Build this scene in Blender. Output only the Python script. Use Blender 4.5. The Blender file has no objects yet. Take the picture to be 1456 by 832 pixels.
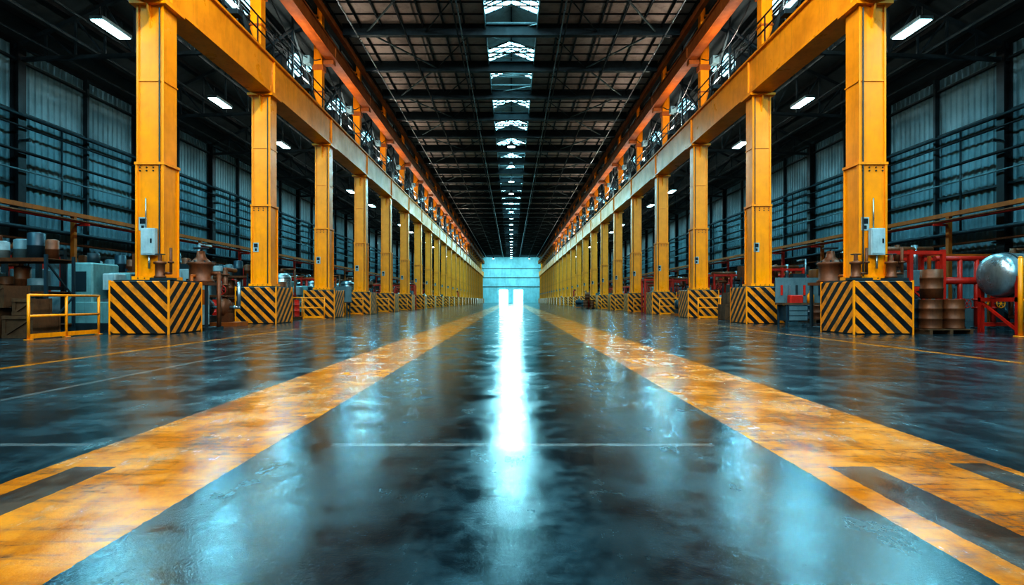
import bpy, math, random
from mathutils import Vector, Matrix
random.seed(7)
scene = bpy.context.scene
try:
    scene.view_settings.view_transform = 'Standard'
    scene.view_settings.exposure = 0.5
    scene.view_settings.look = 'High Contrast'
except Exception as e:
    print(e)

# ------------------------------------------------------------------ materials
class NT:
    def __init__(s, name):
        s.m = bpy.data.materials.new(name); s.m.use_nodes = True
        s.t = s.m.node_tree; s.N = s.t.nodes; s.L = s.t.links
        s.b = s.N['Principled BSDF']
    def n(s, ty, **kw):
        x = s.N.new(ty)
        for k, v in kw.items(): setattr(x, k, v)
        return x
    def put(s, sock, v):
        if isinstance(v, bpy.types.NodeSocket): s.L.new(v, sock)
        else: sock.default_value = v
    def m_(s, op, a, b=0.0, c=0.0, clamp=False):
        x = s.n('ShaderNodeMath', operation=op); x.use_clamp = clamp
        s.put(x.inputs[0], a); s.put(x.inputs[1], b)
        if op in ('MULTIPLY_ADD', 'SMOOTH_MIN', 'COMPARE'): s.put(x.inputs[2], c)
        return x.outputs[0]
    def noise(s, vec, scale, detail=4, rough=0.6, sc=None):
        if sc is not None:
            mp = s.n('ShaderNodeMapping'); s.L.new(vec, mp.inputs[0]); mp.inputs['Scale'].default_value = sc
            vec = mp.outputs[0]
        x = s.n('ShaderNodeTexNoise'); s.L.new(vec, x.inputs['Vector'])
        x.inputs['Scale'].default_value = scale; x.inputs['Detail'].default_value = detail
        x.inputs['Roughness'].default_value = rough
        return x.outputs['Fac']
    def remap(s, v, a, b, c, d):
        x = s.n('ShaderNodeMapRange'); s.put(x.inputs[0], v)
        for i, k in enumerate((a, b, c, d)): x.inputs[i+1].default_value = k
        return x.outputs[0]
    def mix(s, f, a, b, mode='MIX'):
        x = s.n('ShaderNodeMix', data_type='RGBA', blend_type=mode)
        s.put(x.inputs[0], f)
        s.put(x.inputs[6], a if isinstance(a, bpy.types.NodeSocket) else (*a, 1))
        s.put(x.inputs[7], b if isinstance(b, bpy.types.NodeSocket) else (*b, 1))
        return x.outputs[2]
    def bump(s, h, strength, dist=0.02):
        x = s.n('ShaderNodeBump'); x.inputs['Strength'].default_value = strength
        x.inputs['Distance'].default_value = dist
        s.L.new(h, x.inputs['Height']); s.L.new(x.outputs[0], s.b.inputs['Normal'])
    def obj(s):
        return s.n('ShaderNodeTexCoord').outputs['Object']

def paint(name, col, rough=0.45, metal=0.0, grime=0.5, scale=1.6, dark=None):
    t = NT(name); o = t.obj()
    n1 = t.noise(o, scale, 6, 0.65)
    n2 = t.noise(o, scale*2.2, 5, 0.7, sc=(3, 3, 0.35))
    f = t.m_('MULTIPLY', t.remap(n1, 0.42, 0.68, 0, 1), grime, clamp=True)
    f2 = t.m_('MULTIPLY', t.remap(n2, 0.5, 0.75, 0, 1), grime*0.8, clamp=True)
    d = dark or tuple(c*0.35 for c in col)
    c = t.mix(f, col, d); c = t.mix(f2, c, tuple(x*0.6 for x in d))
    t.L.new(c, t.b.inputs['Base Color'])
    t.put(t.b.inputs['Roughness'], t.remap(n1, 0.3, 0.7, max(rough-0.12, 0.05), min(rough+0.15, 1)))
    t.b.inputs['Metallic'].default_value = metal
    t.bump(n1, 0.12)
    return t.m

def emis(name, col, st):
    t = NT(name)
    t.b.inputs['Base Color'].default_value = (0.8, 0.8, 0.8, 1)
    t.b.inputs['Emission Color'].default_value = (*col, 1)
    t.b.inputs['Emission Strength'].default_value = st
    return t.m

def hazard(name, sy):
    t = NT(name); o = t.obj()
    sp = t.n('ShaderNodeSeparateXYZ'); t.L.new(o, sp.inputs[0])
    v = t.m_('ADD', sp.outputs[0], sp.outputs[2])
    v = t.m_('ADD', v, t.m_('MULTIPLY', sp.outputs[1], sy))
    n = t.noise(o, 3.0, 6, 0.7)
    v = t.m_('ADD', v, t.m_('MULTIPLY', n, 0.02))
    fr = t.m_('FRACT', t.m_('DIVIDE', t.m_('ADD', v, 50.0), 0.44))
    k = t.m_('GREATER_THAN', fr, 0.5)
    ye = t.mix(t.remap(n, 0.45, 0.75, 0, 0.8), (0.75, 0.235, 0.005), (0.20, 0.07, 0.007))
    bl = t.mix(t.remap(n, 0.5, 0.8, 0, 0.5), (0.006, 0.007, 0.009), (0.05, 0.04, 0.03))
    t.L.new(t.mix(k, ye, bl), t.b.inputs['Base Color'])
    t.put(t.b.inputs['Roughness'], t.remap(n, 0.3, 0.7, 0.3, 0.6))
    t.bump(n, 0.15)
    return t.m

YEL = paint('yellow_paint', (0.88, 0.295, 0.002), 0.36, 0, 0.42, 0.7, (0.43, 0.12, 0.002))
ORG = paint('orange_paint', (0.36, 0.09, 0.006), 0.5, 0, 0.5, 0.8, (0.12, 0.03, 0.006))
RED = paint('red_paint', (0.50, 0.022, 0.008), 0.45, 0, 0.5)
DST = paint('dark_steel', (0.024, 0.042, 0.050), 0.55, 0.3, 0.4)
BST = paint('black_steel', (0.008, 0.013, 0.016), 0.5, 0.2, 0.3)
GRY = paint('grey_paint', (0.10, 0.16, 0.175), 0.45, 0, 0.5)
WHT = paint('offwhite_paint', (0.34, 0.45, 0.47), 0.45, 0, 0.45)
GRN = paint('pale_green_paint', (0.16, 0.33, 0.34), 0.45, 0, 0.45)
RUS = paint('rusty_brown', (0.17, 0.055, 0.018), 0.5, 0.2, 0.7, 2.5)
SIL = paint('galvanised_metal', (0.36, 0.43, 0.46), 0.32, 0.8, 0.5, 2)
BLU = paint('blue_paint', (0.015, 0.04, 0.055), 0.45, 0, 0.5)
WOD = paint('crate_wood', (0.11, 0.05, 0.02), 0.7, 0, 0.6, 3)
CRD = paint('cloth_sheet', (0.22, 0.27, 0.28), 0.8, 0, 0.5, 3)
GLS = paint('dark_glass', (0.02, 0.04, 0.05), 0.12, 0, 0.1)
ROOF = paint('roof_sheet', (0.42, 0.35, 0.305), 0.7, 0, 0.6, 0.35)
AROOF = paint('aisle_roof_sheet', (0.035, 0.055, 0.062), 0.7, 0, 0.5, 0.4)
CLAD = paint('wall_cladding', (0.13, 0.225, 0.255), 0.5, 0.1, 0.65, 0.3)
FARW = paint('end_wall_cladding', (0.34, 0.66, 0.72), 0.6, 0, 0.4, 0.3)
CONC = paint('concrete', (0.10, 0.12, 0.125), 0.75, 0, 0.5, 0.6)
SKY = emis('skylight_glass', (0.42, 0.88, 1.0), 5.5)
TUBE = emis('lamp_diffuser', (0.50, 0.92, 1.0), 10.0)
DAY = emis('daylight_opening', (0.42, 0.90, 1.0), 9.0)
PAT = emis('roof_light_panel', (0.30, 0.80, 1.0), 1.0)
HAZL = hazard('hazard_stripes_a', -1.0)
HAZR = hazard('hazard_stripes_b', 1.0)

# floor
def floor_mat():
    t = NT('wet_concrete_floor'); o = t.obj()
    n_f = t.noise(o, 9, 6, 0.7)
    sp = t.n('ShaderNodeSeparateXYZ'); t.L.new(o, sp.inputs[0])
    x = t.m_('ADD', sp.outputs[0], t.m_('MULTIPLY', t.m_('SUBTRACT', n_f, 0.5), 0.04))
    y = t.m_('ADD', sp.outputs[1], t.m_('MULTIPLY', t.m_('SUBTRACT', n_f, 0.5), 0.04))
    def rng(v, a, b): return t.m_('MULTIPLY', t.m_('GREATER_THAN', v, a), t.m_('LESS_THAN', v, b))
    def mul(a, b): return t.m_('MULTIPLY', a, b)
    def sub(a, b): return t.m_('SUBTRACT', a, b, clamp=True)
    L = sub(rng(x, -2.78, -1.65), mul(mul(rng(x, -2.62, -2.37), rng(y, -30, 3.38)), 0.85))
    R = sub(rng(x, 1.72, 2.97), mul(mul(rng(x, 1.90, 2.17), rng(y, -30, 3.38)), 0.85))
    R = sub(R, mul(mul(rng(x, 2.68, 2.90), rng(y, -30, 3.45)), 0.85))
    paintm = t.m_('MAXIMUM', L, R)
    for a, b in ((-7.55, -7.38), (8.02, 8.2)):
        paintm = t.m_('MAXIMUM', paintm, rng(x, a, b))
    white = mul(rng(y, 3.86, 3.93), rng(x, -1.25, 1.4))
    white = t.m_('MAXIMUM', white, rng(x, -5.15, -5.05))
    white = t.m_('MAXIMUM', white, mul(rng(y, 3.86, 3.93), rng(x, -3.9, -2.9)))
    big = t.noise(o, 0.45, 5, 0.6)
    mid = t.noise(o, 1.6, 9, 0.72)
    strk = t.noise(o, 1.0, 9, 0.75, sc=(3.0, 1.1, 1))
    scr = t.noise(o, 1.0, 8, 0.78, sc=(2.0, 14.0, 1))
    fine = t.noise(o, 85, 3, 0.6)
    med = t.noise(o, 22, 5, 0.7)
    # concrete colour
    c = t.mix(t.remap(big, 0.38, 0.62, 0, 1), (0.011, 0.031, 0.040), (0.028, 0.066, 0.082))
    c = t.mix(t.remap(mid, 0.45, 0.57, 0, 0.9), c, (0.004, 0.011, 0.015))
    c = t.mix(t.remap(strk, 0.52, 0.70, 0, 0.5), c, (0.055, 0.11, 0.13))
    # worn wheel tracks
    tr = t.m_('ABSOLUTE', t.m_('SUBTRACT', t.m_('ABSOLUTE', t.m_('ADD', x, 0.02)), 0.55))
    trk = t.m_('MULTIPLY', t.remap(tr, 0.0, 0.4, 1, 0), t.remap(strk, 0.35, 0.6, 0.2, 0.9), clamp=True)
    c = t.mix(trk, c, (0.003, 0.007, 0.009))
    # slab joints
    jy = t.m_('ABSOLUTE', t.m_('SUBTRACT', t.m_('FRACT', t.m_('DIVIDE', t.m_('ADD', y, 96.2), 8.1)), 0.5))
    jm = t.m_('LESS_THAN', jy, 0.0022)
    c = t.mix(jm, c, (0.003, 0.004, 0.005))
    # paint
    wear = t.m_('ADD', t.m_('MULTIPLY', t.remap(strk, 0.48, 0.64, 0, 1), 0.5),
                t.m_('MULTIPLY', t.remap(scr, 0.50, 0.68, 0, 1), 0.6), clamp=True)
    keep = t.m_('SUBTRACT', 1.0, wear, clamp=True)
    keep = t.m_('MAXIMUM', keep, 0.18)
    yc = t.mix(t.remap(mid, 0.40, 0.60, 0, 0.85), (0.62, 0.225, 0.002), (0.34, 0.095, 0.001))
    c = t.mix(mul(paintm, keep), c, yc)
    c = t.mix(mul(mul(white, keep), 0.3), c, (0.35, 0.4, 0.4))
    t.L.new(c, t.b.inputs['Base Color'])
    r = t.remap(mid, 0.42, 0.58, 0.20, 0.06)
    r = t.m_('ADD', r, t.remap(big, 0.35, 0.65, 0.0, 0.05))
    r = t.m_('ADD', r, t.remap(strk, 0.5, 0.68, 0.0, 0.12))
    r = t.m_('ADD', r, t.m_('MULTIPLY', paintm, 0.03))
    t.L.new(r, t.b.inputs['Roughness'])
    t.b.inputs['Specular IOR Level'].default_value = 0.75
    t.b.inputs['Specular Tint'].default_value = (0.82, 0.97, 1.0, 1)
    h = t.m_('ADD', t.m_('MULTIPLY', fine, 0.35), t.m_('MULTIPLY', med, 0.5))
    h = t.m_('ADD', h, t.m_('MULTIPLY', strk, 0.4))
    t.bump(h, 0.29, 0.008)
    return t.m
FLOOR = floor_mat()

# ------------------------------------------------------------------ mesh builder
class MB:
    def __init__(s): s.v = []; s.f = []; s.mi = []; s.mats = []; s.sm = []
    def mid(s, m):
        if m not in s.mats: s.mats.append(m)
        return s.mats.index(m)
    def face(s, idx, m, smooth=False):
        s.f.append(idx); s.mi.append(s.mid(m)); s.sm.append(smooth)
    def box(s, x0, x1, y0, y1, z0, z1, m, ch=0.0):
        b = len(s.v)
        if ch <= 0:
            s.v += [(x0,y0,z0),(x1,y0,z0),(x1,y1,z0),(x0,y1,z0),(x0,y0,z1),(x1,y0,z1),(x1,y1,z1),(x0,y1,z1)]
            for q in ((0,3,2,1),(4,5,6,7),(0,1,5,4),(1,2,6,5),(2,3,7,6),(3,0,4,7)):
                s.face([b+i for i in q], m)
        else:
            ring = [(x0+ch,y0),(x1-ch,y0),(x1,y0+ch),(x1,y1-ch),(x1-ch,y1),(x0+ch,y1),(x0,y1-ch),(x0,y0+ch)]
            cx, cy = (x0+x1)/2, (y0+y1)/2
            def shr(p):
                return (p[0]+(ch if p[0] < cx else -ch)*0.7, p[1]+(ch if p[1] < cy else -ch)*0.7)
            s.v += [(*p, z0) for p in ring] + [(*p, z1-ch) for p in ring] + [(*shr(p), z1) for p in ring]
            s.face([b+i for i in range(7, -1, -1)], m)
            s.face([b+16+i for i in range(8)], m)
            for k in (0, 8):
                for i in range(8):
                    j = (i+1) % 8
                    s.face([b+k+i, b+k+j, b+k+8+j, b+k+8+i], m)
    def cb(s, cx, cy, cz, sx, sy, sz, m, ch=0.0):
        s.box(cx-sx/2, cx+sx/2, cy-sy/2, cy+sy/2, cz-sz/2, cz+sz/2, m, ch)
    def cyl(s, p0, p1, r0, m, r1=None, n=14, caps=True):
        r1 = r0 if r1 is None else r1
        p0 = Vector(p0); p1 = Vector(p1); d = (p1-p0).normalized()
        a = Vector((0,0,1)) if abs(d.z) < 0.9 else Vector((1,0,0))
        u = d.cross(a).normalized(); w = d.cross(u)
        b = len(s.v); off = math.pi/4 if n == 4 else 0
        for p, r in ((p0, r0), (p1, r1)):
            for i in range(n):
                t = 2*math.pi*i/n+off
                s.v.append(tuple(p+u*math.cos(t)*r+w*math.sin(t)*r))
        for i in range(n):
            j = (i+1) % n
            s.face([b+i, b+n+i, b+n+j, b+j], m, n > 6)
        if caps:
            s.face([b+i for i in range(n)], m); s.face([b+n+i for i in range(n-1, -1, -1)], m)
    def bar(s, p0, p1, w, m): s.cyl(p0, p1, w*0.7071, m, n=4)
    def lathe(s, c, prof, m, axis='z', n=18):
        b = len(s.v)
        for (r, h) in prof:
            for i in range(n):
                t = 2*math.pi*i/n
                q = (r*math.cos(t), r*math.sin(t), h)
                if axis == 'x': q = (q[2], q[0], q[1])
                if axis == 'y': q = (q[1], q[2], q[0])
                s.v.append((c[0]+q[0], c[1]+q[1], c[2]+q[2]))
        for k in range(len(prof)-1):
            for i in range(n):
                j = (i+1) % n
                s.face([b+k*n+i, b+k*n+j, b+(k+1)*n+j, b+(k+1)*n+i], m, True)
        s.face([b+i for i in range(n-1, -1, -1)], m); s.face([b+(len(prof)-1)*n+i for i in range(n)], m)
    def torus(s, c, R, r, m, axis='z', n=14):
        k = 6; b = len(s.v)
        for i in range(n):
            t = 2*math.pi*i/n
            for j in range(k):
                q = 2*math.pi*j/k
                p = ((R+r*math.cos(q))*math.cos(t), (R+r*math.cos(q))*math.sin(t), r*math.sin(q))
                if axis == 'x': p = (p[2], p[0], p[1])
                if axis == 'y': p = (p[1], p[2], p[0])
                s.v.append((c[0]+p[0], c[1]+p[1], c[2]+p[2]))
        for i in range(n):
            for j in range(k):
                s.face([b+i*k+j, b+((i+1)%n)*k+j, b+((i+1)%n)*k+(j+1)%k, b+i*k+(j+1)%k], m, True)
    def wheel(s, c, R, m, axis='y'):
        s.torus(c, R, R*0.1, m, axis)
        for a in range(3):
            t = a*math.pi/3; u, w = math.cos(t)*R, math.sin(t)*R
            if axis == 'y': p, q = (c[0]+u, c[1], c[2]+w), (c[0]-u, c[1], c[2]-w)
            elif axis == 'x': p, q = (c[0], c[1]+u, c[2]+w), (c[0], c[1]-u, c[2]-w)
            else: p, q = (c[0]+u, c[1]+w, c[2]), (c[0]-u, c[1]-w, c[2])
            s.bar(p, q, R*0.12, m)
    def pipe(s, pts, r, m, n=10):
        for a, b in zip(pts, pts[1:]): s.cyl(a, b, r, m, n=n)
        for p in pts[1:-1]:
            s.lathe(p, [(r*0.5, -r*0.95), (r*1.02, -r*0.4), (r*1.02, r*0.4), (r*0.5, r*0.95)], m, n=n)
    def mesh(s, name):
        me = bpy.data.meshes.new(name); me.from_pydata(s.v, [], s.f)
        for m in s.mats: me.materials.append(m)
        me.polygons.foreach_set('material_index', s.mi)
        me.polygons.foreach_set('use_smooth', s.sm)
        me.update(); return me
def put(me, name, loc=(0,0,0), rot=0.0, parent=None):
    if isinstance(me, MB): me = me.mesh(name)
    o = bpy.data.objects.new(name, me); scene.collection.objects.link(o)
    o.location = loc; o.rotation_euler = (0, 0, rot)
    if parent: o.parent = parent
    return o

YS, YE = -30.0, 215.0
COLY = [17.3, 24.8, 32.7, 40.8, 49.1, 57.5]
while COLY[-1] + 8.3 < YE-2: COLY.append(COLY[-1]+8.3)
COLY = [9.2-8.1*i for i in range(4, -1, -1)] + COLY
WX = 22.0; RZ = 18.0

# ------------------------------------------------------------------ shell
b = MB(); b.box(-WX-0.3, WX+0.3, YS, YE, -0.3, 0.0, FLOOR); put(b, 'floor')

def corr_wall(sign):
    b = MB(); pitch = 0.36; y = YS; pts = []
    while y < YE:
        pts += [(y, 0), (y+pitch*0.4, 0), (y+pitch*0.5, 0.06), (y+pitch*0.9, 0.06)]
        y += pitch
    z0, z1 = 0.0, 12.6
    for i, (yy, d) in enumerate(pts):
        x = sign*(WX-d)
        b.v += [(x, yy, z0), (x, yy, z1)]
    for i in range(len(pts)-1):
        b.face([2*i, 2*i+2, 2*i+3, 2*i+1], CLAD)
    return b
for sg, nm in ((-1, 'wall_left'), (1, 'wall_right')):
    put(corr_wall(sg), nm)
    b = MB(); b.box(min(sg*WX, sg*(WX-0.14)), max(sg*WX, sg*(WX-0.14)), YS, YE, 0, 1.1, CONC)
    put(b, 'baseboard_'+nm[5:])

# far wall with ribs
b = MB()
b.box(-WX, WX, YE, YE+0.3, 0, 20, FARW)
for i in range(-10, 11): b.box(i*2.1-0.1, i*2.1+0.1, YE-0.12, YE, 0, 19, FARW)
for z in (6.0, 9.5, 13.0): b.box(-WX, WX, YE-0.2, YE, z, z+0.3, GRY)
put(b, 'wall_back')
for i, (xa, xb, za) in enumerate(((-4.6, -1.3, 5.0), (0.9, 4.4, 5.0))):
    b = MB(); b.box(xa, xb, YE-0.16, YE-0.13, 0.0, za, DAY)
    for xx in (xa-0.15, xb): b.box(xx, xx+0.15, YE-0.3, YE-0.13, 0, za+0.2, DST)
    b.box(xa, xb, YE-0.3, YE-0.13, za, za+0.2, DST)
    put(b, 'door_%d' % (i+1))
b = MB(); b.box(-WX, WX, YS-0.3, YS, 0, 20, CLAD); put(b, 'wall_front')

# main ceiling
SW = 1.6
b = MB()
for sx in (-1, 1):
    xa, xb = sorted((sx*(SW+0.05), sx*11.3))
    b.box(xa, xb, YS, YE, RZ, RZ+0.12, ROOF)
for sx in (-1, 1):
    xa, xb = sorted((sx*(SW+0.05), sx*(SW-0.03))); b.box(xa, xb, YS, YE, RZ-0.3, RZ+0.55, GRY)
put(b, 'ceiling')
b = MB()
k = -12
while 34.7+5.4*k < YE:
    y = 34.7+5.4*k; k += 1
    if y < YS: continue
    b.box(-10.4, 10.4, y-0.17, y+0.17, RZ-0.72, RZ-0.64, DST)
    b.box(-10.4, 10.4, y-0.04, y+0.04, RZ-0.64, RZ-0.06, DST)
    b.box(-10.4, 10.4, y-0.16, y+0.16, RZ-0.06, RZ-0.01, DST)
    for q in (1.35, 2.7, 4.05):
        for sx in (-1, 1):
            xa, xb = sorted((sx*SW, sx*10.9)); b.box(xa, xb, y+q-0.03, y+q+0.03, RZ-0.07, RZ, BST)
for i in range(1, 8):
    for sx in (-1, 1):
        x = sx*(1.6+i*1.28); b.box(x-0.05, x+0.05, YS, YE, RZ-0.15, RZ-0.01, DST)
for sx in (-1, 1):
    for x in (3.0, 3.25, 6.4, 9.4):
        b.cyl((sx*x, YS, RZ-0.8), (sx*x, YE, RZ-0.8), 0.05, SIL if x in (3.0, 9.4) else DST, n=6)
    y = 2.3
    f = 0
    while y < 180:
        xa, xb = (5.3, 8.9) if f % 2 else (8.9, 5.3)
        b.bar((sx*xa, y, RZ-0.45), (sx*xb, y+5.4, RZ-0.45), 0.08, GRY)
        b.bar((sx*2.4, y, RZ-0.45), (sx*5.3, y+5.4, RZ-0.45), 0.05, DST); y += 5.4; f += 1
put(b, 'ceiling_steelwork')
# ridge skylight
b = MB(); fr = MB()
pans = [(-24, -22), (-14, -12), (-4, -2), (6, 8), (14, 16), (22, 24), (32.3, 34.4), (39.2, 41.2), (42.6, 44.4), (49.0, 51.2), (55.6, 58)]
yy = 62.5
while yy < YE-6: pans.append((yy, yy+2.2)); yy += 6.6
prev = YS
for (y0, y1) in pans:
    for sx in (-1, 1):
        i0 = len(b.v)
        b.v += [(sx*SW, y0, RZ+0.5), (sx*SW, y1, RZ+0.5), (0, y1, RZ+1.15), (0, y0, RZ+1.15)]
        b.face([i0, i0+1, i0+2, i0+3], SKY)
        for q in range(4):
            yy = y0+(y1-y0)*q/3
            fr.bar((sx*SW, yy, RZ+0.46), (0, yy, RZ+1.1), 0.07, DST)
        for q in (0.33, 0.67):
            fr.bar((sx*SW*q, y0, RZ+1.11-0.65*q), (sx*SW*q, y1, RZ+1.11-0.65*q), 0.05, DST)
        i0 = len(fr.v)
        fr.v += [(sx*SW, prev, RZ+0.5), (sx*SW, y0, RZ+0.5), (0, y0, RZ+1.15), (0, prev, RZ+1.15)]
        fr.face([i0, i0+1, i0+2, i0+3], WHT)
    fr.bar((-SW, y0-0.3, RZ+0.1), (SW, y0-0.3, RZ+0.1), 0.09, GRY)
    fr.bar((-SW, y1+0.3, RZ+0.1), (SW, y1+0.3, RZ+0.1), 0.09, GRY)
    for q in range(3):
        ya = prev+(y0-prev)*q/3; yb = prev+(y0-prev)*(q+1)/3
        s_ = 1 if q % 2 else -1
        fr.bar((-SW*s_, ya, RZ-0.1), (SW*s_, yb, RZ-0.1), 0.06, WHT)
        fr.bar((-SW, yb, RZ-0.1), (SW, yb, RZ-0.1), 0.06, WHT)
    prev = y1
for sx in (-1, 1):
    i0 = len(fr.v)
    fr.v += [(sx*SW, prev, RZ+0.5), (sx*SW, YE, RZ+0.5), (0, YE, RZ+1.15), (0, prev, RZ+1.15)]
    fr.face([i0, i0+1, i0+2, i0+3], GRY)
fr.bar((0, YS, RZ+1.08), (0, YE, RZ+1.08), 0.08, DST)
put(b, 'window_1')
put(fr, 'skylight_frame')

# aisle roofs
def az(x): return 17.6-(x-11.2)*(17.6-12.5)/(WX-11.2)
for sx, nm in ((-1, 'left'), (1, 'right')):
    b = MB(); i0 = 0
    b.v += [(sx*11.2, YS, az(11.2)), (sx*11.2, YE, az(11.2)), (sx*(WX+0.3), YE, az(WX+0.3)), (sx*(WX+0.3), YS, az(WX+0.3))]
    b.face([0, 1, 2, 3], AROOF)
    for i in range(9):
        x = 11.9+i*1.25; b.box(min(sx*(x-0.06), sx*(x+0.06)), max(sx*(x-0.06), sx*(x+0.06)), YS, YE, az(x)-0.28, az(x)-0.05, BST)
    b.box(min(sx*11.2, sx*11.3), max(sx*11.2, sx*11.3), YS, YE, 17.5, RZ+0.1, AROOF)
    put(b, 'ceiling_aisle_'+nm)
    b = MB()
    for y in COLY:
        if y > 150: break
        for xa in (13.3,):
            i0 = len(b.v); x0, x1 = xa, xa+1.1; e = 0.06
            b.v += [(sx*x0, y+2.5, az(x0)-e), (sx*x0, y+5.2, az(x0)-e), (sx*x1, y+5.2, az(x1)-e), (sx*x1, y+2.5, az(x1)-e)]
            b.face([i0, i0+1, i0+2, i0+3], PAT)
    put(b, 'window_2' if sx < 0 else 'window_3')

# aisle truss
b = MB()
b.bar((11.3, 0, 12.0), (21.9, 0, 11.6), 0.16, DST)
b.bar((11.3, 0, az(11.3)-0.4), (21.9, 0, az(21.9)-0.4), 0.16, DST)
n = 8
for i in range(n+1):
    x = 11.4+i*(21.8-11.4)/n
    zb = 12.0-(x-11.3)*0.038
    b.bar((x, 0, zb), (x, 0, az(x)-0.4), 0.08, DST)
    if i < n:
        x2 = 11.4+(i+1)*(21.8-11.4)/n
        b.bar((x, 0, zb), (x2, 0, az(x2)-0.4), 0.07, DST)
trm = b.mesh('roof_truss')
for y in COLY:
    for r in (0, math.pi):
        put(trm, 'roof_truss', (0, y, 0), r)

# wall posts, girts, pipes
for sx, nm in ((-1, 'left'), (1, 'right')):
    b = MB()
    for y in COLY:
        for a, c, w in ((WX-0.45, WX-0.38, 0.2), (WX-0.38, WX-0.14, 0.05), (WX-0.14, WX-0.07, 0.2)):
            b.box(min(sx*a, sx*c), max(sx*a, sx*c), y-w, y+w, 0, 12.3, BST)
        b.box(min(sx*(WX-0.3), sx*(WX-0.08)), max(sx*(WX-0.3), sx*(WX-0.08)), y+4.0, y+4.14, 0, 12.3, DST)
    for z in (3.2, 6.1, 9.3, 11.6):
        b.box(min(sx*(WX-0.2), sx*(WX-0.07)), max(sx*(WX-0.2), sx*(WX-0.07)), YS, YE, z, z+0.1, DST)
    put(b, 'wall_framing')
    b = MB()
    for z, r, m, dx in ((9.1, 0.08, DST, 0.6), (8.6, 0.05, BST, 0.62), (7.5, 0.07, BST, 0.65),
                        (6.7, 0.04, GRY, 0.6), (4.2, 0.10, DST, 0.7), (3.7, 0.06, RUS, 0.6)):
        b.cyl((sx*(WX-dx), YS, z), (sx*(WX-dx), YE, z), r, m, n=8)
    for y in COLY:
        b.box(min(sx*(WX-0.8), sx*(WX-0.45)), max(sx*(WX-0.8), sx*(WX-0.45)), y-0.05, y+0.05, 8.0, 8.08, BST)
        b.box(min(sx*(WX-0.8), sx*(WX-0.45)), max(sx*(WX-0.8), sx*(WX-0.45)), y-0.05, y+0.05, 3.5, 3.58, BST)
        b.pipe([(sx*(WX-0.6), y+2, 9.1), (sx*(WX-0.6), y+2, 4.2)], 0.05, DST)
    put(b, 'wall_pipe_run')
    b = MB()
    for x, z, r in ((12.6, 12.3, 0.05), (13.4, 12.4, 0.04), (14.3, 12.2, 0.07), (16.9, 12.1, 0.05), (18.4, 12.0, 0.08), (20.1, 11.9, 0.05)):
        b.cyl((sx*x, YS, z), (sx*x, YE, z), r, DST, n=6)
    put(b, 'overhead_cable_run')
    b = MB(); X = 21.0
    b.box(min(sx*(X-0.10), sx*(X+0.10)), max(sx*(X-0.10), sx*(X+0.10)), YS, 180, 5.0, 5.2, ORG)
    b.cyl((sx*(X-0.35), YS, 4.75), (sx*(X-0.35), 180, 4.75), 0.08, RED, n=8)
    b.cyl((sx*(X-0.6), YS, 4.75), (sx*(X-0.6), 180, 4.75), 0.05, RUS, n=8)
    y = -28; kk = 0
    while y < 178:
        b.box(min(sx*(X-0.09), sx*(X+0.09)), max(sx*(X-0.09), sx*(X+0.09)), y-0.09, y+0.09, 0, 5.0, RED if kk % 2 else ORG)
        b.box(min(sx*(X-0.75), sx*(X+0.1)), max(sx*(X-0.75), sx*(X+0.1)), y-0.05, y+0.05, 4.56, 4.66, RED)
        b.box(min(sx*(X-0.2), sx*(X+0.2)), max(sx*(X-0.2), sx*(X+0.2)), y-0.2, y+0.2, 0, 0.04, DST)
        y += 5.5; kk += 1
    put(b, 'overhead_pipe_rack')

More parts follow.
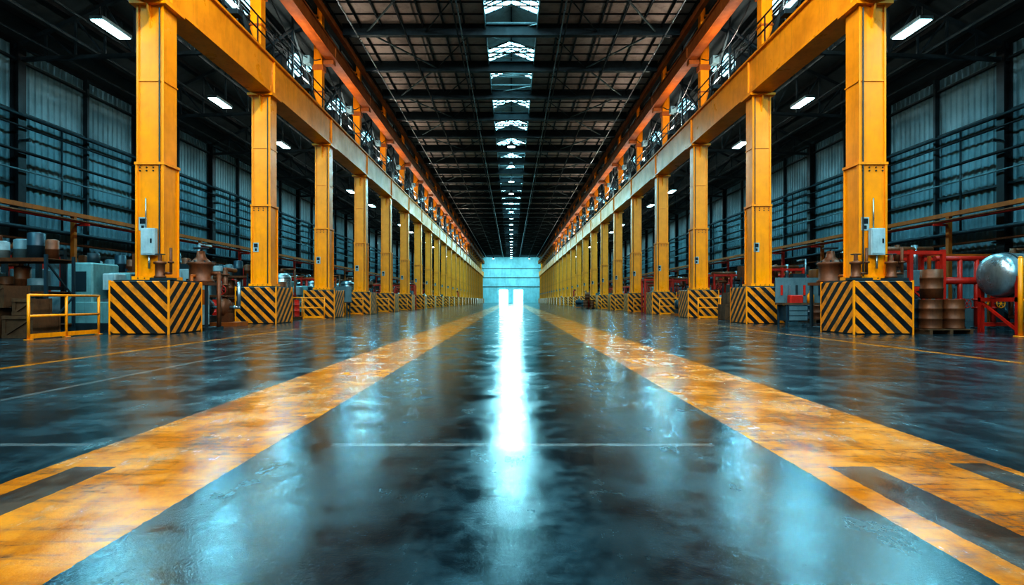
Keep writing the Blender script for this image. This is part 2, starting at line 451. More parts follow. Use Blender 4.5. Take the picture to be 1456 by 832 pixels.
# ------------------------------------------------------------------ columns
def column(side):
    b = MB(); H = HAZL if side < 0 else HAZR
    b.box(-0.875, 0.875, -0.875, 0.875, 0.03, 1.56, H, 0.02)
    b.box(-0.84, 0.84, -0.84, 0.84, 0.0, 0.05, BST)
    b.box(-0.80, 0.80, -0.80, 0.80, 1.56, 1.60, DST)
    for sx in (-0.885, 0.835):
        for sy in (-0.885, 0.835): b.box(sx, sx+0.05, sy, sy+0.05, 0.0, 1.585, YEL)
    b.box(-0.50, 0.50, -0.46, 0.46, 1.60, 1.72, YEL)
    b.box(-0.40, 0.40, -0.36, 0.36, 1.7, 5.1, YEL)
    for sx in (-1, 1):
        xa, xb = sorted((sx*0.36, sx*0.43)); b.box(xa, xb, -0.40, -0.36, 1.7, 5.1, YEL); b.box(xa, xb, 0.36, 0.40, 1.7, 5.1, YEL)
        xa, xb = sorted((sx*0.40, sx*0.43)); b.box(xa, xb, -0.38, -0.31, 1.7, 5.1, YEL)
    b.box(-0.45, 0.45, -0.42, 0.42, 5.08, 5.16, YEL)
    b.box(-0.385, 0.385, -0.34, 0.34, 5.15, 9.9, YEL)
    for sx in (-1, 1):
        xa, xb = sorted((sx*0.35, sx*0.41)); b.box(xa, xb, -0.375, -0.34, 5.16, 9.9, YEL)
    b.box(-0.41, 0.41, -0.37, 0.37, 7.6, 7.64, YEL)
    b.box(-0.55, 0.55, -0.5, 0.5, 9.88, 9.98, YEL)
    for sy in (-1, 1):
        i0 = len(b.v); y0 = sy*0.34; y1 = sy*0.52
        for xx in (-0.03, 0.03): b.v += [(xx, y0, 9.2), (xx, y1, 9.88), (xx, y0, 9.88)]
        for q in ((0, 1, 2), (5, 4, 3), (0, 3, 4, 1), (1, 4, 5, 2), (2, 5, 3, 0)): b.face([i0+t for t in q], YEL)
    for z in (4.9, 5.0, 1.66):
        for xx in (-0.3, -0.1, 0.1, 0.3): b.cyl((xx, -0.36, z), (xx, -0.40 if z > 2 else -0.48, z), 0.02, DST, n=6)
    b.box(-0.34, -0.10, -0.375, -0.36, 3.1, 3.5, WHT)
    b.box(-0.30, -0.14, -0.38, -0.375, 3.3, 3.46, BST); b.box(-0.26, -0.18, -0.38, -0.375, 3.14, 3.25, BST)
    b.cyl((-side*0.30, -0.40, 1.7), (-side*0.30, -0.40, 9.8), 0.02, DST, n=6)
    X = side*0.30
    b.box(X-0.24, X+0.24, -0.22, 0.22, 11.70, 17.9, YEL)
    b.box(X-0.3, X+0.3, -0.3, 0.3, 11.66, 11.76, ORG)
    b.box(min(0, -side*0.6), max(0, -side*0.6)+0.0, -0.2, 0.2, 14.65, 14.9, ORG)
    b.box(X-0.32, X+0.32, -0.28, 0.28, 14.3, 14.6, ORG)
    for z in (13.0, 16.6): b.box(X-0.28, X+0.28, -0.26, 0.26, z, z+0.08, ORG)
    return b
CX = 10.87
for sg in (-1, 1):
    cm = column(sg).mesh('yellow_steel_column')
    for y in COLY: put(cm, 'yellow_steel_column', (sg*CX, y, 0))

def girder(sg, x0, x1, z0, z1, m, nm, ys=YS+0.05, ye=YE-0.4, stiff=True):
    b = MB(); c = (x0+x1)/2; w = (x1-x0)
    X = lambda a: sg*a
    def bx(a, c_, *r): xa, xb = sorted((X(a), X(c_))); b.box(xa, xb, *r)
    bx(x0, x1, ys, ye, z0, z0+0.09, m); bx(x0, x1, ys, ye, z1-0.09, z1, m)
    bx(x0+w*0.12, x1-w*0.12, ys, ye, z0+0.09, z1-0.09, m)
    if stiff:
        for y in COLY:
            bx(x0+0.02, x1-0.02, y-0.03, y+0.03, z0+0.09, z1-0.09, m)
            bx(x0+w*0.10, x1-w*0.10, y-0.3, y+0.3, z0+0.09, z0+0.35, m)
    bx(c-0.07, c+0.07, ys, ye, z1, z1+0.12, DST)
    return put(b, nm)
for sg in (-1, 1):
    girder(sg, 10.38, 11.28, 10.0, 11.6, YEL, 'crane_runway_girder')
    girder(sg, 10.15, 10.75, 14.92, 15.75, ORG, 'upper_crane_girder')
    b = MB(); xa, xb = sorted((sg*10.35, sg*10.6)); b.box(xa, xb, YS, YE-0.4, 17.05, 17.38, ORG)
    put(b, 'eaves_beam')
    b = MB()
    def P(x, y, z): return (sg*x, y, z)
    for z in (12.25, 12.8): b.bar(P(10.5, YS, z), P(10.5, YE-1, z), 0.045, BST)
    for z in (12.4, 13.6, 13.75, 14.3, 16.2, 16.5): b.cyl(P(11.55, YS, z), P(11.55, YE-1, z), 0.05, BST, n=6)
    b.box(min(sg*11.4, sg*12.3), max(sg*11.4, sg*12.3), YS, YE-1, 11.62, 11.68, BST)
    for z in (12.2, 12.7): b.bar(P(12.3, YS, z), P(12.3, YE-1, z), 0.045, BST)
    y = YS+0.5
    while y < 170:
        b.bar(P(10.5, y, 11.6), P(10.5, y, 12.82), 0.045, BST)
        b.bar(P(12.3, y, 11.6), P(12.3, y, 12.72), 0.045, BST); y += 1.6
    for a, c in zip(COLY, COLY[1:]):
        if a > 130: break
        m_ = (a+c)/2
        for p, q in (((11.17, a, 11.8), (11.17, m_, 14.9)), ((11.17, c, 11.8), (11.17, m_, 14.9)), ((11.17, a, 17.4), (11.17, m_, 15.6)), ((11.17, c, 17.4), (11.17, m_, 15.6))):
            b.bar(P(*p), P(*q), 0.10, DST)
        b.bar(P(11.17, m_, 11.6), P(11.17, m_, 17.6), 0.1, DST)
        for t in range(1, 8):
            ya = a+(c-a)*(t-1)/7; yb = a+(c-a)*t/7
            b.bar(P(11.4, ya, 13.0 if t % 2 else 13.55), P(11.4, yb, 13.55 if t % 2 else 13.0), 0.05, BST)
        pr = None
        for t in range(9):
            u = t/8; p = P(10.9, a+0.5+(c-a-1)*u, 14.8-1.0*4*u*(1-u))
            if pr: b.cyl(pr, p, 0.03, BST, n=5)
            pr = p
        b.cb(sg*11.0, a+2.0, 12.3, 0.4, 0.6, 0.7, BST); b.cb(sg*10.95, a+5.5, 13.9, 0.35, 0.5, 0.4, GRY)
        b.bar(P(11.0, a+2, 11.6), P(11.0, a+2, 12), 0.1, BST); b.bar(P(11.1, a+5.5, 11.6), P(11.1, a+5.5, 14), 0.06, BST)
    put(b, 'catwalk_and_bracing')

# ------------------------------------------------------------------ lamps
def area(name, parent, loc, sx, sy, energy, col, rot=(0,0,0), shape='RECTANGLE'):
    l = bpy.data.lights.new(name, 'AREA'); l.shape = shape; l.size = sx
    if shape == 'RECTANGLE': l.size_y = sy
    l.energy = energy; l.color = col
    o = bpy.data.objects.new(name, l); scene.collection.objects.link(o)
    o.parent = parent; o.location = loc; o.rotation_euler = rot
    return o
CYAN = (0.30, 0.82, 1.0)
b = MB()
b.box(-0.27, 0.27, -0.82, 0.82, 0.0, 0.14, GRY, 0.02)
b.box(-0.22, 0.22, -0.77, 0.77, -0.03, 0.0, TUBE)
b.bar((0, -0.6, 0.1), (0, -0.6, 0.6), 0.03, BST); b.bar((0, 0.6, 0.1), (0, 0.6, 0.6), 0.03, BST)
tm = b.mesh('fluorescent_light')
fy = [21.8-8.15*i for i in range(5, 0, -1)] + [21.8+8.15*i for i in range(0, 22)]
for y in fy:
    for sg in (-1, 1):
        o = put(tm, 'fluorescent_light', (sg*15.5, y, 11.5))
        if y < 130:
            area('lamp_source', o, (0, 0, -0.05), 0.42, 1.5, 370, CYAN)
b = MB()
b.lathe((0, 0, 0), [(0.42, 0.0), (0.40, 0.12), (0.2, 0.32), (0.12, 0.5)], DST)
b.cyl((0, 0, -0.02), (0, 0, 0.01), 0.36, TUBE, n=18)
b.cyl((0, 0, 0.5), (0, 0, 1.9), 0.025, BST, n=6)
hm = b.mesh('added_end_wall_lamp')
y = 55.0
while y < 208:
    o = put(hm, 'added_end_wall_lamp', (0, y, 16.0))
    area('lamp_source', o, (0, 0, -0.05), 0.7, 0.7, 800, (0.36, 0.86, 1.0), shape='DISK')
    y += 8.1
for x in (-6.5, 6.5):  # added lamp pair, tilted to brighten the end wall
    o = put(hm, 'added_end_wall_lamp', (x, 203, 16.0))
    area('lamp_source', o, (0, 0, -0.05), 0.7, 0.7, 1500, (0.42, 0.9, 1.0), rot=(math.radians(50), 0, 0), shape='DISK')
for y in (-26, -18, -10, -2, 6, 14):  # added lamp rows out of view, tilted to light column fronts and girders
    for x in (-5, 5):
        o = put(hm, 'added_end_wall_lamp', (x, y, 16.0))
        area('lamp_source', o, (0, 0, -0.05), 0.7, 0.7, 1100, (0.76, 0.94, 1.0), rot=(math.radians(42), 0, 0), shape='DISK')
b = MB()
b.box(-0.3, 0.3, -0.2, 0.2, 0.1, 0.3, DST, 0.02); b.bar((0, 0, 0), (0, 0, 0.12), 0.08, DST)
b.box(-0.25, 0.25, -0.16, 0.16, 0.3, 0.31, GLS)
um = b.mesh('added_fill_uplight')  # added fill fixture, put on the girders to brighten the ceiling
for y in COLY:
    if y > 140: continue
    for sg in (-1, 1):
        o = put(um, 'added_fill_uplight', (sg*10.6, y+4.1, 11.72))
        area('lamp_source', o, (0, 0, 0.33), 0.5, 0.3, 430, (1.0, 0.88, 0.76), rot=(0, math.radians(180+sg*38), 0))

# ------------------------------------------------------------------ machinery
def M_cabinet(c=GRY):
    b = MB()
    b.box(-0.6, 0.6, -0.35, 0.35, 0, 0.12, BST); b.box(-0.58, 0.58, -0.35, 0.35, 0.12, 2.1, c, 0.02)
    for s in (-1, 1):
        xa, xb = sorted((s*0.02, s*0.55)); b.box(xa, xb, -0.375, -0.35, 0.2, 2.0, c)
        b.box(s*0.08-0.015, s*0.08+0.015, -0.42, -0.375, 1.0, 1.25, BST)
        for k in range(5): b.box(s*0.3-0.15, s*0.3+0.15, -0.385, -0.375, 0.35+k*0.06, 0.375+k*0.06, BST)
    b.box(0.15, 0.45, -0.385, -0.375, 1.5, 1.75, GLS)
    for k in range(3): b.cyl((-0.4+k*0.12, -0.375, 1.7), (-0.4+k*0.12, -0.4, 1.7), 0.03, (RED, YEL, GRN)[k], n=8)
    b.box(-0.3, 0.3, -0.2, 0.2, 2.1, 2.3, DST); b.pipe([(0.4, 0, 2.1), (0.4, 0, 3.0), (0.4, 0.8, 3.0)], 0.04, SIL)
    return b
def M_mill(c=GRN):
    b = MB()
    b.box(-1.2, 1.2, -0.7, 0.7, 0, 0.25, DST, 0.02); b.box(-1.15, 1.15, -0.65, 0.7, 0.25, 0.95, c, 0.04)
    b.box(-1.15, -0.3, -0.6, 0.7, 0.95, 2.25, c, 0.05); b.box(-0.3, 1.15, 0.1, 0.7, 0.95, 1.95, c, 0.04)
    b.box(-0.95, -0.5, -0.62, -0.6, 1.3, 1.95, GLS); b.box(-0.1, 0.35, -0.45, 0.12, 1.35, 1.9, WHT, 0.04)
    b.cyl((0.12, -0.2, 1.35), (0.12, -0.2, 1.1), 0.1, SIL, 0.05); b.box(-0.25, 1.0, -0.5, 0.1, 0.95, 1.05, SIL)
    b.wheel((0.7, -0.75, 0.75), 0.18, DST); b.cyl((0.7, -0.75, 0.75), (0.7, -0.6, 0.75), 0.04, DST)
    b.bar((1.05, -0.3, 0.95), (1.05, -0.3, 1.7), 0.06, GRY); b.cb(1.05, -0.45, 1.7, 0.35, 0.12, 0.4, GRY, 0.01)
    b.box(0.93, 1.17, -0.52, -0.51, 1.6, 1.85, GLS)
    b.cyl((-0.7, 0, 2.25), (-0.7, 0, 2.6), 0.18, DST)
    return b
def M_rack():
    b = MB()
    for x in (-1.2, 1.2):
        for y in (-0.5, 0.5): b.cb(x, y, 1.15, 0.07, 0.07, 2.3, BLU)
        b.bar((x, -0.5, 0.2), (x, 0.5, 1.1), 0.04, BLU); b.bar((x, 0.5, 1.1), (x, -0.5, 2.1), 0.04, BLU)
    for z in (0.25, 1.2, 2.15):
        for y in (-0.5, 0.5): b.cb(0, y, z, 2.4, 0.05, 0.1, RUS)
        b.cb(0, 0, z+0.04, 2.35, 1.0, 0.03, WOD)
    rr = random.Random(3)
    for z in (0.3, 1.25, 2.2):
        x = -1.0
        while x < 0.95:
            w = rr.uniform(0.3, 0.5); h = rr.uniform(0.3, 0.75)
            m = rr.choice([RUS, WOD, GRY, RUS, RUS, BLU, CRD])
            if rr.random() < 0.75: b.lathe((x+w/2-0.1, rr.uniform(-0.15, 0.1), z), [(w*0.45, 0), (w*0.45, h*0.5), (w*0.48, h*0.52), (w*0.45, h*0.54), (w*0.45, h), (w*0.3, h+0.03)], m)
            else: b.cb(x+w/2-0.1, 0, z+h/2, w*0.9, 0.7, h, m, 0.02)
            x += w+0.04
    return b
def M_pump():
    b = MB()
    b.box(-1.1, 1.1, -0.45, 0.45, 0, 0.15, ORG); b.box(-0.9, 0.0, -0.3, 0.3, 0.15, 0.4, DST)
    b.lathe((-0.95, 0, 0.72), [(0.1, 0), (0.28, 0.03), (0.3, 0.1), (0.3, 0.75), (0.26, 0.82), (0.1, 0.85)], BLU, 'x')
    for k in range(8): b.torus((-0.82+k*0.09, 0, 0.72), 0.3, 0.018, BLU, 'x')
    b.cyl((-0.1, 0, 0.72), (0.3, 0, 0.72), 0.06, SIL)
    b.lathe((0.25, 0, 0.72), [(0.2, 0), (0.36, 0.05), (0.38, 0.2), (0.3, 0.3), (0.15, 0.36)], RUS, 'x')
    b.box(0.2, 0.65, -0.2, 0.2, 0.15, 0.5, RUS)
    b.pipe([(0.42, 0, 1.0), (0.42, 0, 2.2), (0.42, 0.8, 2.2)], 0.09, RUS)
    for z in (1.15, 1.6, 2.0): b.cyl((0.42, 0, z-0.03), (0.42, 0, z+0.03), 0.16, RUS)
    b.cyl((0.42, -0.28, 1.4), (0.42, 0, 1.4), 0.04, DST); b.wheel((0.42, -0.3, 1.4), 0.17, RED)
    b.pipe([(0.6, 0, 0.72), (0.95, 0, 0.72), (0.95, 0, 1.7)], 0.07, SIL)
    b.cb(-0.5, 0, 1.12, 0.3, 0.25, 0.2, GRY)
    return b
def M_tank():
    b = MB()
    b.lathe((-1.2, 0, 1.75), [(0.1, -0.12), (0.42, -0.06), (0.6, 0.05), (0.66, 0.2), (0.66, 2.2), (0.6, 2.35), (0.42, 2.46), (0.1, 2.52)], SIL, 'x', 28)
    for x in (-0.8, 0, 0.8): b.torus((x, 0, 1.75), 0.67, 0.025, DST, 'x', 28)
    for x in (-0.95, 0.95):
        for y in (-0.65, 0.65): b.cb(x, y, 0.85, 0.12, 0.12, 1.7, RED)
        b.cb(x, 0, 1.02, 0.12, 1.4, 0.12, RED); b.bar((x, -0.65, 0.1), (x, 0.65, 0.95), 0.07, RED)
    for y in (-0.65, 0.65):
        b.cb(0, y, 0.25, 2.0, 0.1, 0.12, RED); b.cb(0, y, 1.02, 2.0, 0.1, 0.12, RED)
    b.cyl((0.3, 0, 2.38), (0.3, 0, 2.62), 0.14, SIL); b.cyl((0.3, 0, 2.6), (0.3, 0, 2.65), 0.22, SIL)
    b.pipe([(-0.6, 0, 1.1), (-0.6, 0, 0.5), (-0.6, -0.9, 0.5)], 0.06, RUS)
    return b
def M_manifold():
    b = MB()
    for x in (-0.9, -0.3, 0.3, 0.9):
        b.pipe([(x, 0, 0), (x, 0, 2.5)], 0.08, RED)
        b.cyl((x, 0, 0), (x, 0, 0.05), 0.17, DST)
        for z in (0.7, 1.0): b.cyl((x, 0, z), (x, 0, z+0.06), 0.15, RED)
        b.cyl((x, 0, 0.88), (x, -0.3, 0.88), 0.03, SIL); b.wheel((x, -0.32, 0.88), 0.15, YEL if x > 0 else RED)
    b.cyl((-1.2, 0, 1.7), (1.2, 0, 1.7), 0.13, RED); b.cyl((-1.2, 0.0, 2.5), (1.2, 0, 2.5), 0.09, RED)
    for x in (-1.2, 1.2): b.cyl((x-0.04, 0, 1.7), (x+0.04, 0, 1.7), 0.2, RED)
    b.bar((-1.1, 0.4, 0), (-1.1, 0.4, 2.7), 0.09, ORG); b.bar((1.1, 0.4, 0), (1.1, 0.4, 2.7), 0.09, ORG)
    b.bar((-1.1, 0.4, 2.65), (1.1, 0.4, 2.65), 0.09, ORG)
    return b
def M_press():
    b = MB()
    b.box(-1.0, 1.0, -0.5, 0.5, 0, 0.5, DST, 0.03)
    for x in (-0.85, 0.85): b.cb(x, 0, 1.55, 0.3, 0.7, 2.2, ORG, 0.02)
    b.box(-1.05, 1.05, -0.45, 0.45, 2.3, 2.85, ORG, 0.03); b.cyl((0, 0, 2.3), (0, 0, 1.5), 0.14, SIL)
    b.cyl((0, 0, 2.85), (0, 0, 3.2), 0.25, DST); b.box(-0.5, 0.5, -0.35, 0.35, 1.35, 1.5, DST)
    b.box(-0.65, 0.65, -0.45, 0.45, 0.5, 0.85, GRY, 0.02)
    b.cb(1.0, -0.45, 1.5, 0.25, 0.15, 0.4, WHT); b.pipe([(0.2, 0.1, 3.1), (0.8, 0.3, 3.1), (0.8, 0.55, 1.0)], 0.03, BST)
    return b
def M_bench():
    b = MB()
    b.box(-1.1, 1.1, -0.4, 0.4, 0.82, 0.9, WOD)
    for x in (-1.0, 1.0):
        for y in (-0.33, 0.33): b.cb(x, y, 0.41, 0.07, 0.07, 0.82, BLU)
    b.box(-0.95, -0.2, -0.38, 0.35, 0.2, 0.8, BLU)
    for k in range(3): b.box(-0.92, -0.23, -0.4, -0.38, 0.23+k*0.19, 0.39+k*0.19, GRY)
    b.box(0.5, 0.75, -0.4, -0.1, 0.9, 1.02, DST); b.box(0.45, 0.8, -0.5, -0.4, 0.98, 1.12, DST); b.cyl((0.62, -0.65, 1.0), (0.62, -0.4, 1.0), 0.02, SIL)
    b.box(-1.1, 1.1, 0.36, 0.4, 0.9, 1.9, GRY)
    for k in range(6): b.box(-0.9+k*0.3, -0.82+k*0.3, 0.33, 0.36, 1.2, 1.6, (RED, SIL, DST)[k % 3])
    b.cb(-0.5, 0, 1.05, 0.5, 0.3, 0.3, RED, 0.03); b.lathe((0.1, 0, 0.9), [(0.13, 0), (0.13, 0.3), (0.05, 0.4), (0.04, 0.5)], YEL)
    return b
def M_drums():
    b = MB()
    for i in range(5): b.box(-0.75, 0.75, -0.7+i*0.31, -0.55+i*0.31, 0.12, 0.15, WOD)
    for x in (-0.65, 0, 0.65): b.box(x-0.05, x+0.05, -0.7, 0.7, 0, 0.12, WOD)
    k = 0
    for x in (-0.36, 0.36):
        for y in (-0.35, 0.35):
            m = (RUS, BLU, RUS, RED)[k]; k += 1
            b.lathe((x, y, 0.15), [(0.29, 0), (0.3, 0.02), (0.29, 0.04), (0.29, 0.28), (0.31, 0.3), (0.29, 0.32), (0.29, 0.58), (0.31, 0.6), (0.29, 0.62), (0.29, 0.86), (0.3, 0.88), (0.26, 0.88)], m)
    b.lathe((-0.1, -0.1, 1.05), [(0.29, 0), (0.29, 0.28), (0.31, 0.3), (0.29, 0.32), (0.29, 0.6), (0.31, 0.62), (0.29, 0.64), (0.29, 0.88)], RUS)
    return b
def M_crates():
    b = MB()
    for (x, y, z, w, d, h) in ((-0.45, 0, 0, 0.85, 1.0, 0.8), (0.5, 0.05, 0, 0.8, 0.9, 0.6), (-0.3, 0.05, 0.8, 0.8, 0.8, 0.6), (0.55, 0, 0.6, 0.55, 0.6, 0.45)):
        b.cb(x, y, z+h/2, w-0.04, d-0.04, h-0.02, WOD)
        for sx in (-1, 1):
            for sy in (-1, 1): b.cb(x+sx*(w/2-0.04), y+sy*(d/2-0.03), z+h/2, 0.09, 0.07, h, WOD)
        for q in (0.05, h-0.05): b.cb(x, y-d/2+0.0, z+q, w, 0.05, 0.09, WOD)
        b.bar((x-w/2+0.06, y-d/2, z+0.08), (x+w/2-0.06, y-d/2, z+h-0.08), 0.05, WOD)
    return b
def M_sheeted():
    b = MB(); n = 12
    for i in range(n+1):
        for j in range(n+1):
            u, v = i/n*2-1, j/n*2-1
            e = max(abs(u), abs(v))
            h = 1.5 if e < 0.75 else 1.5*(1-(e-0.75)/0.25*0.97)
            k = 1-0.12*(e < 0.8)
            b.v.append((u*0.95*k+0.05*math.sin(7*v), v*0.75*k+0.05*math.sin(6*u), max(0.02, h+0.13*math.sin(5*u+2*v)*math.cos(4*v)-0.1)))
    for i in range(n):
        for j in range(n):
            a = i*(n+1)+j; b.face([a, a+n+1, a+n+2, a+1], CRD, True)
    b.box(-0.85, 0.85, -0.65, 0.65, 0, 0.12, WOD)
    return b
def M_rail():
    b = MB()
    for x in (-1.2, 0, 1.2): b.cyl((x, 0, 0), (x, 0, 1.15), 0.035, YEL, n=10); b.cyl((x, 0, 0), (x, 0, 0.02), 0.1, YEL, n=10)
    for z in (0.6, 1.13): b.cyl((-1.2, 0, z), (1.2, 0, z), 0.035, YEL, n=10)
    b.box(-1.2, 1.2, -0.01, 0.01, 0.03, 0.15, YEL)
    return b
def M_vessel():
    b = MB()
    for a in range(4):
        t = a*math.pi/2+0.78; b.bar((0.5*math.cos(t), 0.5*math.sin(t), 0), (0.5*math.cos(t), 0.5*math.sin(t), 1.0), 0.08, DST)
    b.lathe((0, 0, 0.7), [(0.08, -0.3), (0.3, -0.05), (0.52, 0.25), (0.55, 0.4), (0.55, 1.7), (0.48, 1.85), (0.25, 1.95), (0.1, 1.97)], SIL, n=24)
    for z in (1.15, 1.8, 2.35): b.torus((0, 0, z), 0.55, 0.025, DST, n=24)
    b.cyl((0, 0, 2.6), (0, 0, 2.95), 0.1, RUS); b.cyl((0, 0, 2.75), (0, 0, 2.8), 0.18, RUS)
    b.pipe([(0, 0, 2.9), (0.8, 0, 2.9), (0.8, 0, 0.1)], 0.06, RUS); b.wheel((0.8, -0.2, 1.3), 0.15, RED)
    b.cyl((0.8, -0.2, 1.3), (0.8, 0, 1.3), 0.03, DST)
    return b
def M_frame(F=RED):
    b = MB()
    for x in (-1.1, 0.0, 1.1):
        for y in (-0.5, 0.5): b.cb(x, y, 1.35, 0.12, 0.12, 2.7, F)
    for z in (0.5, 1.4, 2.6):
        for y in (-0.5, 0.5): b.cb(0, y, z, 2.3, 0.1, 0.12, F)
        for x in (-1.1, 0, 1.1): b.cb(x, 0, z, 0.1, 1.0, 0.12, F)
    b.bar((-1.1, -0.5, 0.5), (0, -0.5, 1.4), 0.06, F); b.bar((0, -0.5, 1.4), (1.1, -0.5, 0.5), 0.06, F)
    b.cb(-0.55, 0, 0.85, 0.8, 0.8, 0.55, RUS, 0.04); b.lathe((0.55, 0, 0.56), [(0.3, 0), (0.35, 0.1), (0.35, 0.55), (0.2, 0.7), (0.1, 0.75)], DST)
    b.cb(0.4, 0, 1.75, 0.9, 0.6, 0.55, GRY, 0.03); b.pipe([(-0.7, 0, 1.1), (-0.7, 0, 2.2), (-0.1, 0, 2.2), (-0.1, 0, 2.9)], 0.09, RUS)
    b.wheel((-0.7, -0.3, 1.9), 0.2, RED); b.cyl((-0.7, -0.3, 1.9), (-0.7, 0, 1.9), 0.03, DST)
    b.cyl((0.5, 0, 2.03), (0.5, 0, 2.9), 0.1, SIL); b.cyl((-1.1, 0, 2.75), (1.1, 0, 2.75), 0.1, RUS)
    return b
lib = {'electrical_cabinet': M_cabinet(), 'milling_machine': M_mill(), 'storage_rack': M_rack(), 'pump_skid': M_pump(),
       'storage_tank': M_tank(), 'pipe_manifold': M_manifold(), 'hydraulic_press': M_press(), 'workbench': M_bench(),
       'drum_pallet': M_drums(), 'crate_stack': M_crates(), 'sheeted_pallet': M_sheeted(), 'safety_rail': M_rail(),
       'pressure_vessel': M_vessel(), 'process_frame': M_frame()}
lib = {k: v.mesh(k) for k, v in lib.items()}
cab_w = M_cabinet(WHT).mesh('electrical_cabinet_white')
frame_d = M_frame(DST).mesh('process_frame_dark')
names = ['electrical_cabinet', 'milling_machine', 'storage_rack', 'pump_skid', 'pipe_manifold', 'hydraulic_press',
         'process_frame', 'drum_pallet', 'storage_rack', 'sheeted_pallet', 'pressure_vessel', 'process_frame', 'pipe_manifold']
def pl(n, x, y, r=0.0, me=None): return put(me or lib[n], n, (x, y, 0), r)

# foreground, left
pl('storage_rack', -14.35, 16.4, 0.0)
pl('safety_rail', -12.1, 15.3, 1.57)
pl('crate_stack', -13.4, 15.1, 0.0)
pl('milling_machine', -13.55, 19.2)
pl('process_frame', -16.3, 18.6, 0, frame_d)
pl('electrical_cabinet', -11.6, 20.2, 0.0, cab_w)
pl('sheeted_pallet', -16.4, 21.0)
pl('process_frame', -18.9, 21.8)
pl('pump_skid', -13.2, 21.8)
pl('storage_rack', -14.6, 23.6)
pl('storage_rack', -17.6, 24.6)
pl('process_frame', -18.5, 27.8)
# right
pl('storage_tank', 15.6, 16.9, 0.0)
pl('process_frame', 13.4, 19.4)
pl('drum_pallet', 12.85, 17.2, 0.1)
pl('pipe_manifold', 16.4, 20.2)
pl('pressure_vessel', 18.9, 21.2)
pl('milling_machine', 17.6, 24.0)
pl('electrical_cabinet', 13.5, 22.9)
pl('process_frame', 15.5, 22.4)
pl('sheeted_pallet', 18.6, 27.6)
rr = random.Random(11)
for sg in (-1, 1):
    for row, x in enumerate((14.1, 16.65, 19.1)):
        y = (25.6, 27.4, 31.4)[row]
        last = None
        while y < (150 if row == 0 else 95):
            n = rr.choice([q for q in names if q != last]); last = n
            pl(n, sg*x, y, 0)
            y += rr.uniform(2.0, 2.5) if y < 60 else rr.uniform(3.2, 5)
for sg in (-1, 1):
    for i, y in enumerate([c for c in COLY if 17 < c < 120]):
        n = ('pump_skid', 'drum_pallet', 'workbench', 'crate_stack', 'pump_skid', 'process_frame')[(i+(sg > 0)*2) % 6]
        pl(n, sg*11.6, y+3.9+(0.8 if i == 0 else 0), 0)
        if i: pl('safety_rail', sg*11.3, y+5.6, 0)
pl('drum_pallet', 9.0, 66.0, 0.1); pl('pump_skid', 9.4, 74.0, 0.0)
b = MB(); b.cyl((0, 0, 0), (0, 0, 2.15), 0.06, YEL); b.cyl((0, 0, 0), (0, 0, 0.03), 0.16, YEL); b.lathe((0, 0, 2.15), [(0.06, 0), (0.05, 0.03), (0.02, 0.05)], YEL)
b.cyl((0, 0, 1.0), (0.5, 0, 1.0), 0.035, YEL); b.cyl((0.5, 0, 0), (0.5, 0, 1.05), 0.04, YEL)
put(b, 'guard_post', (13.85, 15.3, 0))

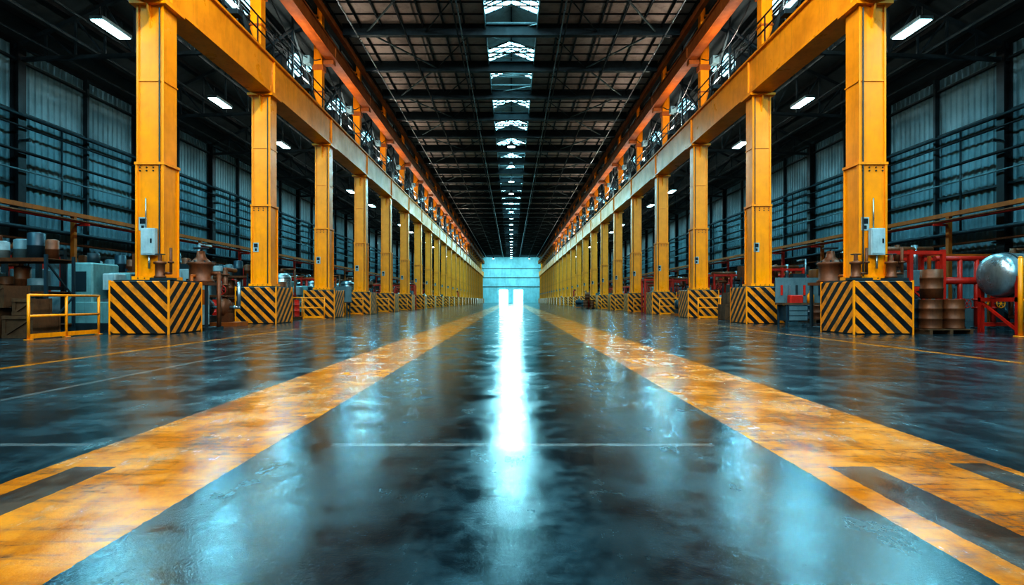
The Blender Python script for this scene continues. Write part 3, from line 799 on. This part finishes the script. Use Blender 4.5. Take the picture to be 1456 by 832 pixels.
def junction():
    b = MB(); b.cb(0, 0, 0, 0.42, 0.16, 0.8, WHT, 0.01); b.cb(0, -0.09, 0, 0.36, 0.02, 0.72, WHT)
    b.box(0.1, 0.14, -0.12, -0.09, -0.05, 0.08, BST); b.pipe([(0, 0, -0.4), (0, 0, -0.8)], 0.03, SIL); b.pipe([(-0.1, 0, 0.4), (-0.1, 0, 1.3)], 0.02, SIL)
    return b
jm = junction().mesh('junction_box')
for sg in (-1, 1): put(jm, 'junction_box', (sg*10.87+(0.05), 16.81, 2.75))
def valve_unit():
    b = MB()
    b.box(-0.5, 0.5, -0.5, 0.5, 0, 0.1, DST)
    for a in (-0.4, 0.4):
        for c in (-0.4, 0.4): b.cb(a, c, 0.8, 0.08, 0.08, 1.5, DST)
    b.box(-0.48, 0.48, -0.48, 0.48, 1.5, 1.6, RUS)
    b.lathe((0, 0, 1.6), [(0.42, 0), (0.42, 0.06), (0.36, 0.1), (0.36, 0.55), (0.42, 0.6), (0.42, 0.66), (0.3, 0.7), (0.15, 0.85), (0.12, 1.05)], RUS, n=20)
    for k in range(8): t = k*math.pi/4; b.cyl((0.38*math.cos(t), 0.38*math.sin(t), 2.2), (0.38*math.cos(t), 0.38*math.sin(t), 2.32), 0.03, DST, n=6)
    b.wheel((0, 0, 2.75), 0.22, DST, 'z'); b.cyl((0, 0, 2.6), (0, 0, 2.78), 0.03, DST)
    b.pipe([(0.36, 0, 1.9), (0.6, 0, 1.9), (0.6, 0, 0.1)], 0.07, RUS); b.pipe([(0, -0.3, 1.8), (0, -0.55, 1.8), (0, -0.55, 0.4)], 0.05, ORG)
    b.cb(0.1, -0.3, 1.1, 0.5, 0.3, 0.5, ORG, 0.03); b.wheel((0.1, -0.52, 1.1), 0.16, DST)
    b.cyl((0.1, -0.52, 1.1), (0.1, -0.4, 1.1), 0.03, DST)
    return b
vm = valve_unit().mesh('valve_unit')
put(vm, 'valve_unit', (-10.45, 18.95, 0)); put(vm, 'valve_unit', (10.75, 18.95, 0), 0.3)
def ledge_gear():
    b = MB()
    b.cb(0, 0, 0.03, 0.6, 0.34, 0.06, DST)
    b.lathe((-0.1, 0, 0.06), [(0.16, 0), (0.16, 0.05), (0.13, 0.08), (0.13, 0.4), (0.17, 0.42), (0.17, 0.48), (0.06, 0.5), (0.05, 0.7)], RUS)
    b.wheel((-0.1, 0, 0.76), 0.13, DST, 'z'); b.pipe([(0.03, 0, 0.2), (0.22, 0, 0.2), (0.22, 0, 0.95)], 0.04, RUS)
    b.cyl((0.22, 0, 0.5), (0.22, 0, 0.55), 0.08, RUS)
    return b
lm = ledge_gear().mesh('valve_gear')
put(lm, 'valve_gear', (-10.3, 16.66, 1.6)); put(lm, 'valve_gear', (11.35, 16.66, 1.6)); put(lm, 'valve_gear', (10.3, 16.66, 1.6))

# ------------------------------------------------------------------ world + camera
w = bpy.data.worlds.new('world'); scene.world = w; w.use_nodes = True
w.node_tree.nodes['Background'].inputs[0].default_value = (0.25, 0.5, 0.6, 1)
w.node_tree.nodes['Background'].inputs[1].default_value = 0.3
cam = bpy.data.cameras.new('camera'); co = bpy.data.objects.new('camera', cam); scene.collection.objects.link(co)
co.location = (0, 0, 1.0); co.rotation_euler = (math.radians(90), 0, 0)
cam.sensor_width = 36; cam.lens = 800/1456*36; cam.shift_y = 11/1456; cam.shift_x = 1/1456
cam.clip_end = 500; cam.clip_start = 0.05
scene.camera = co
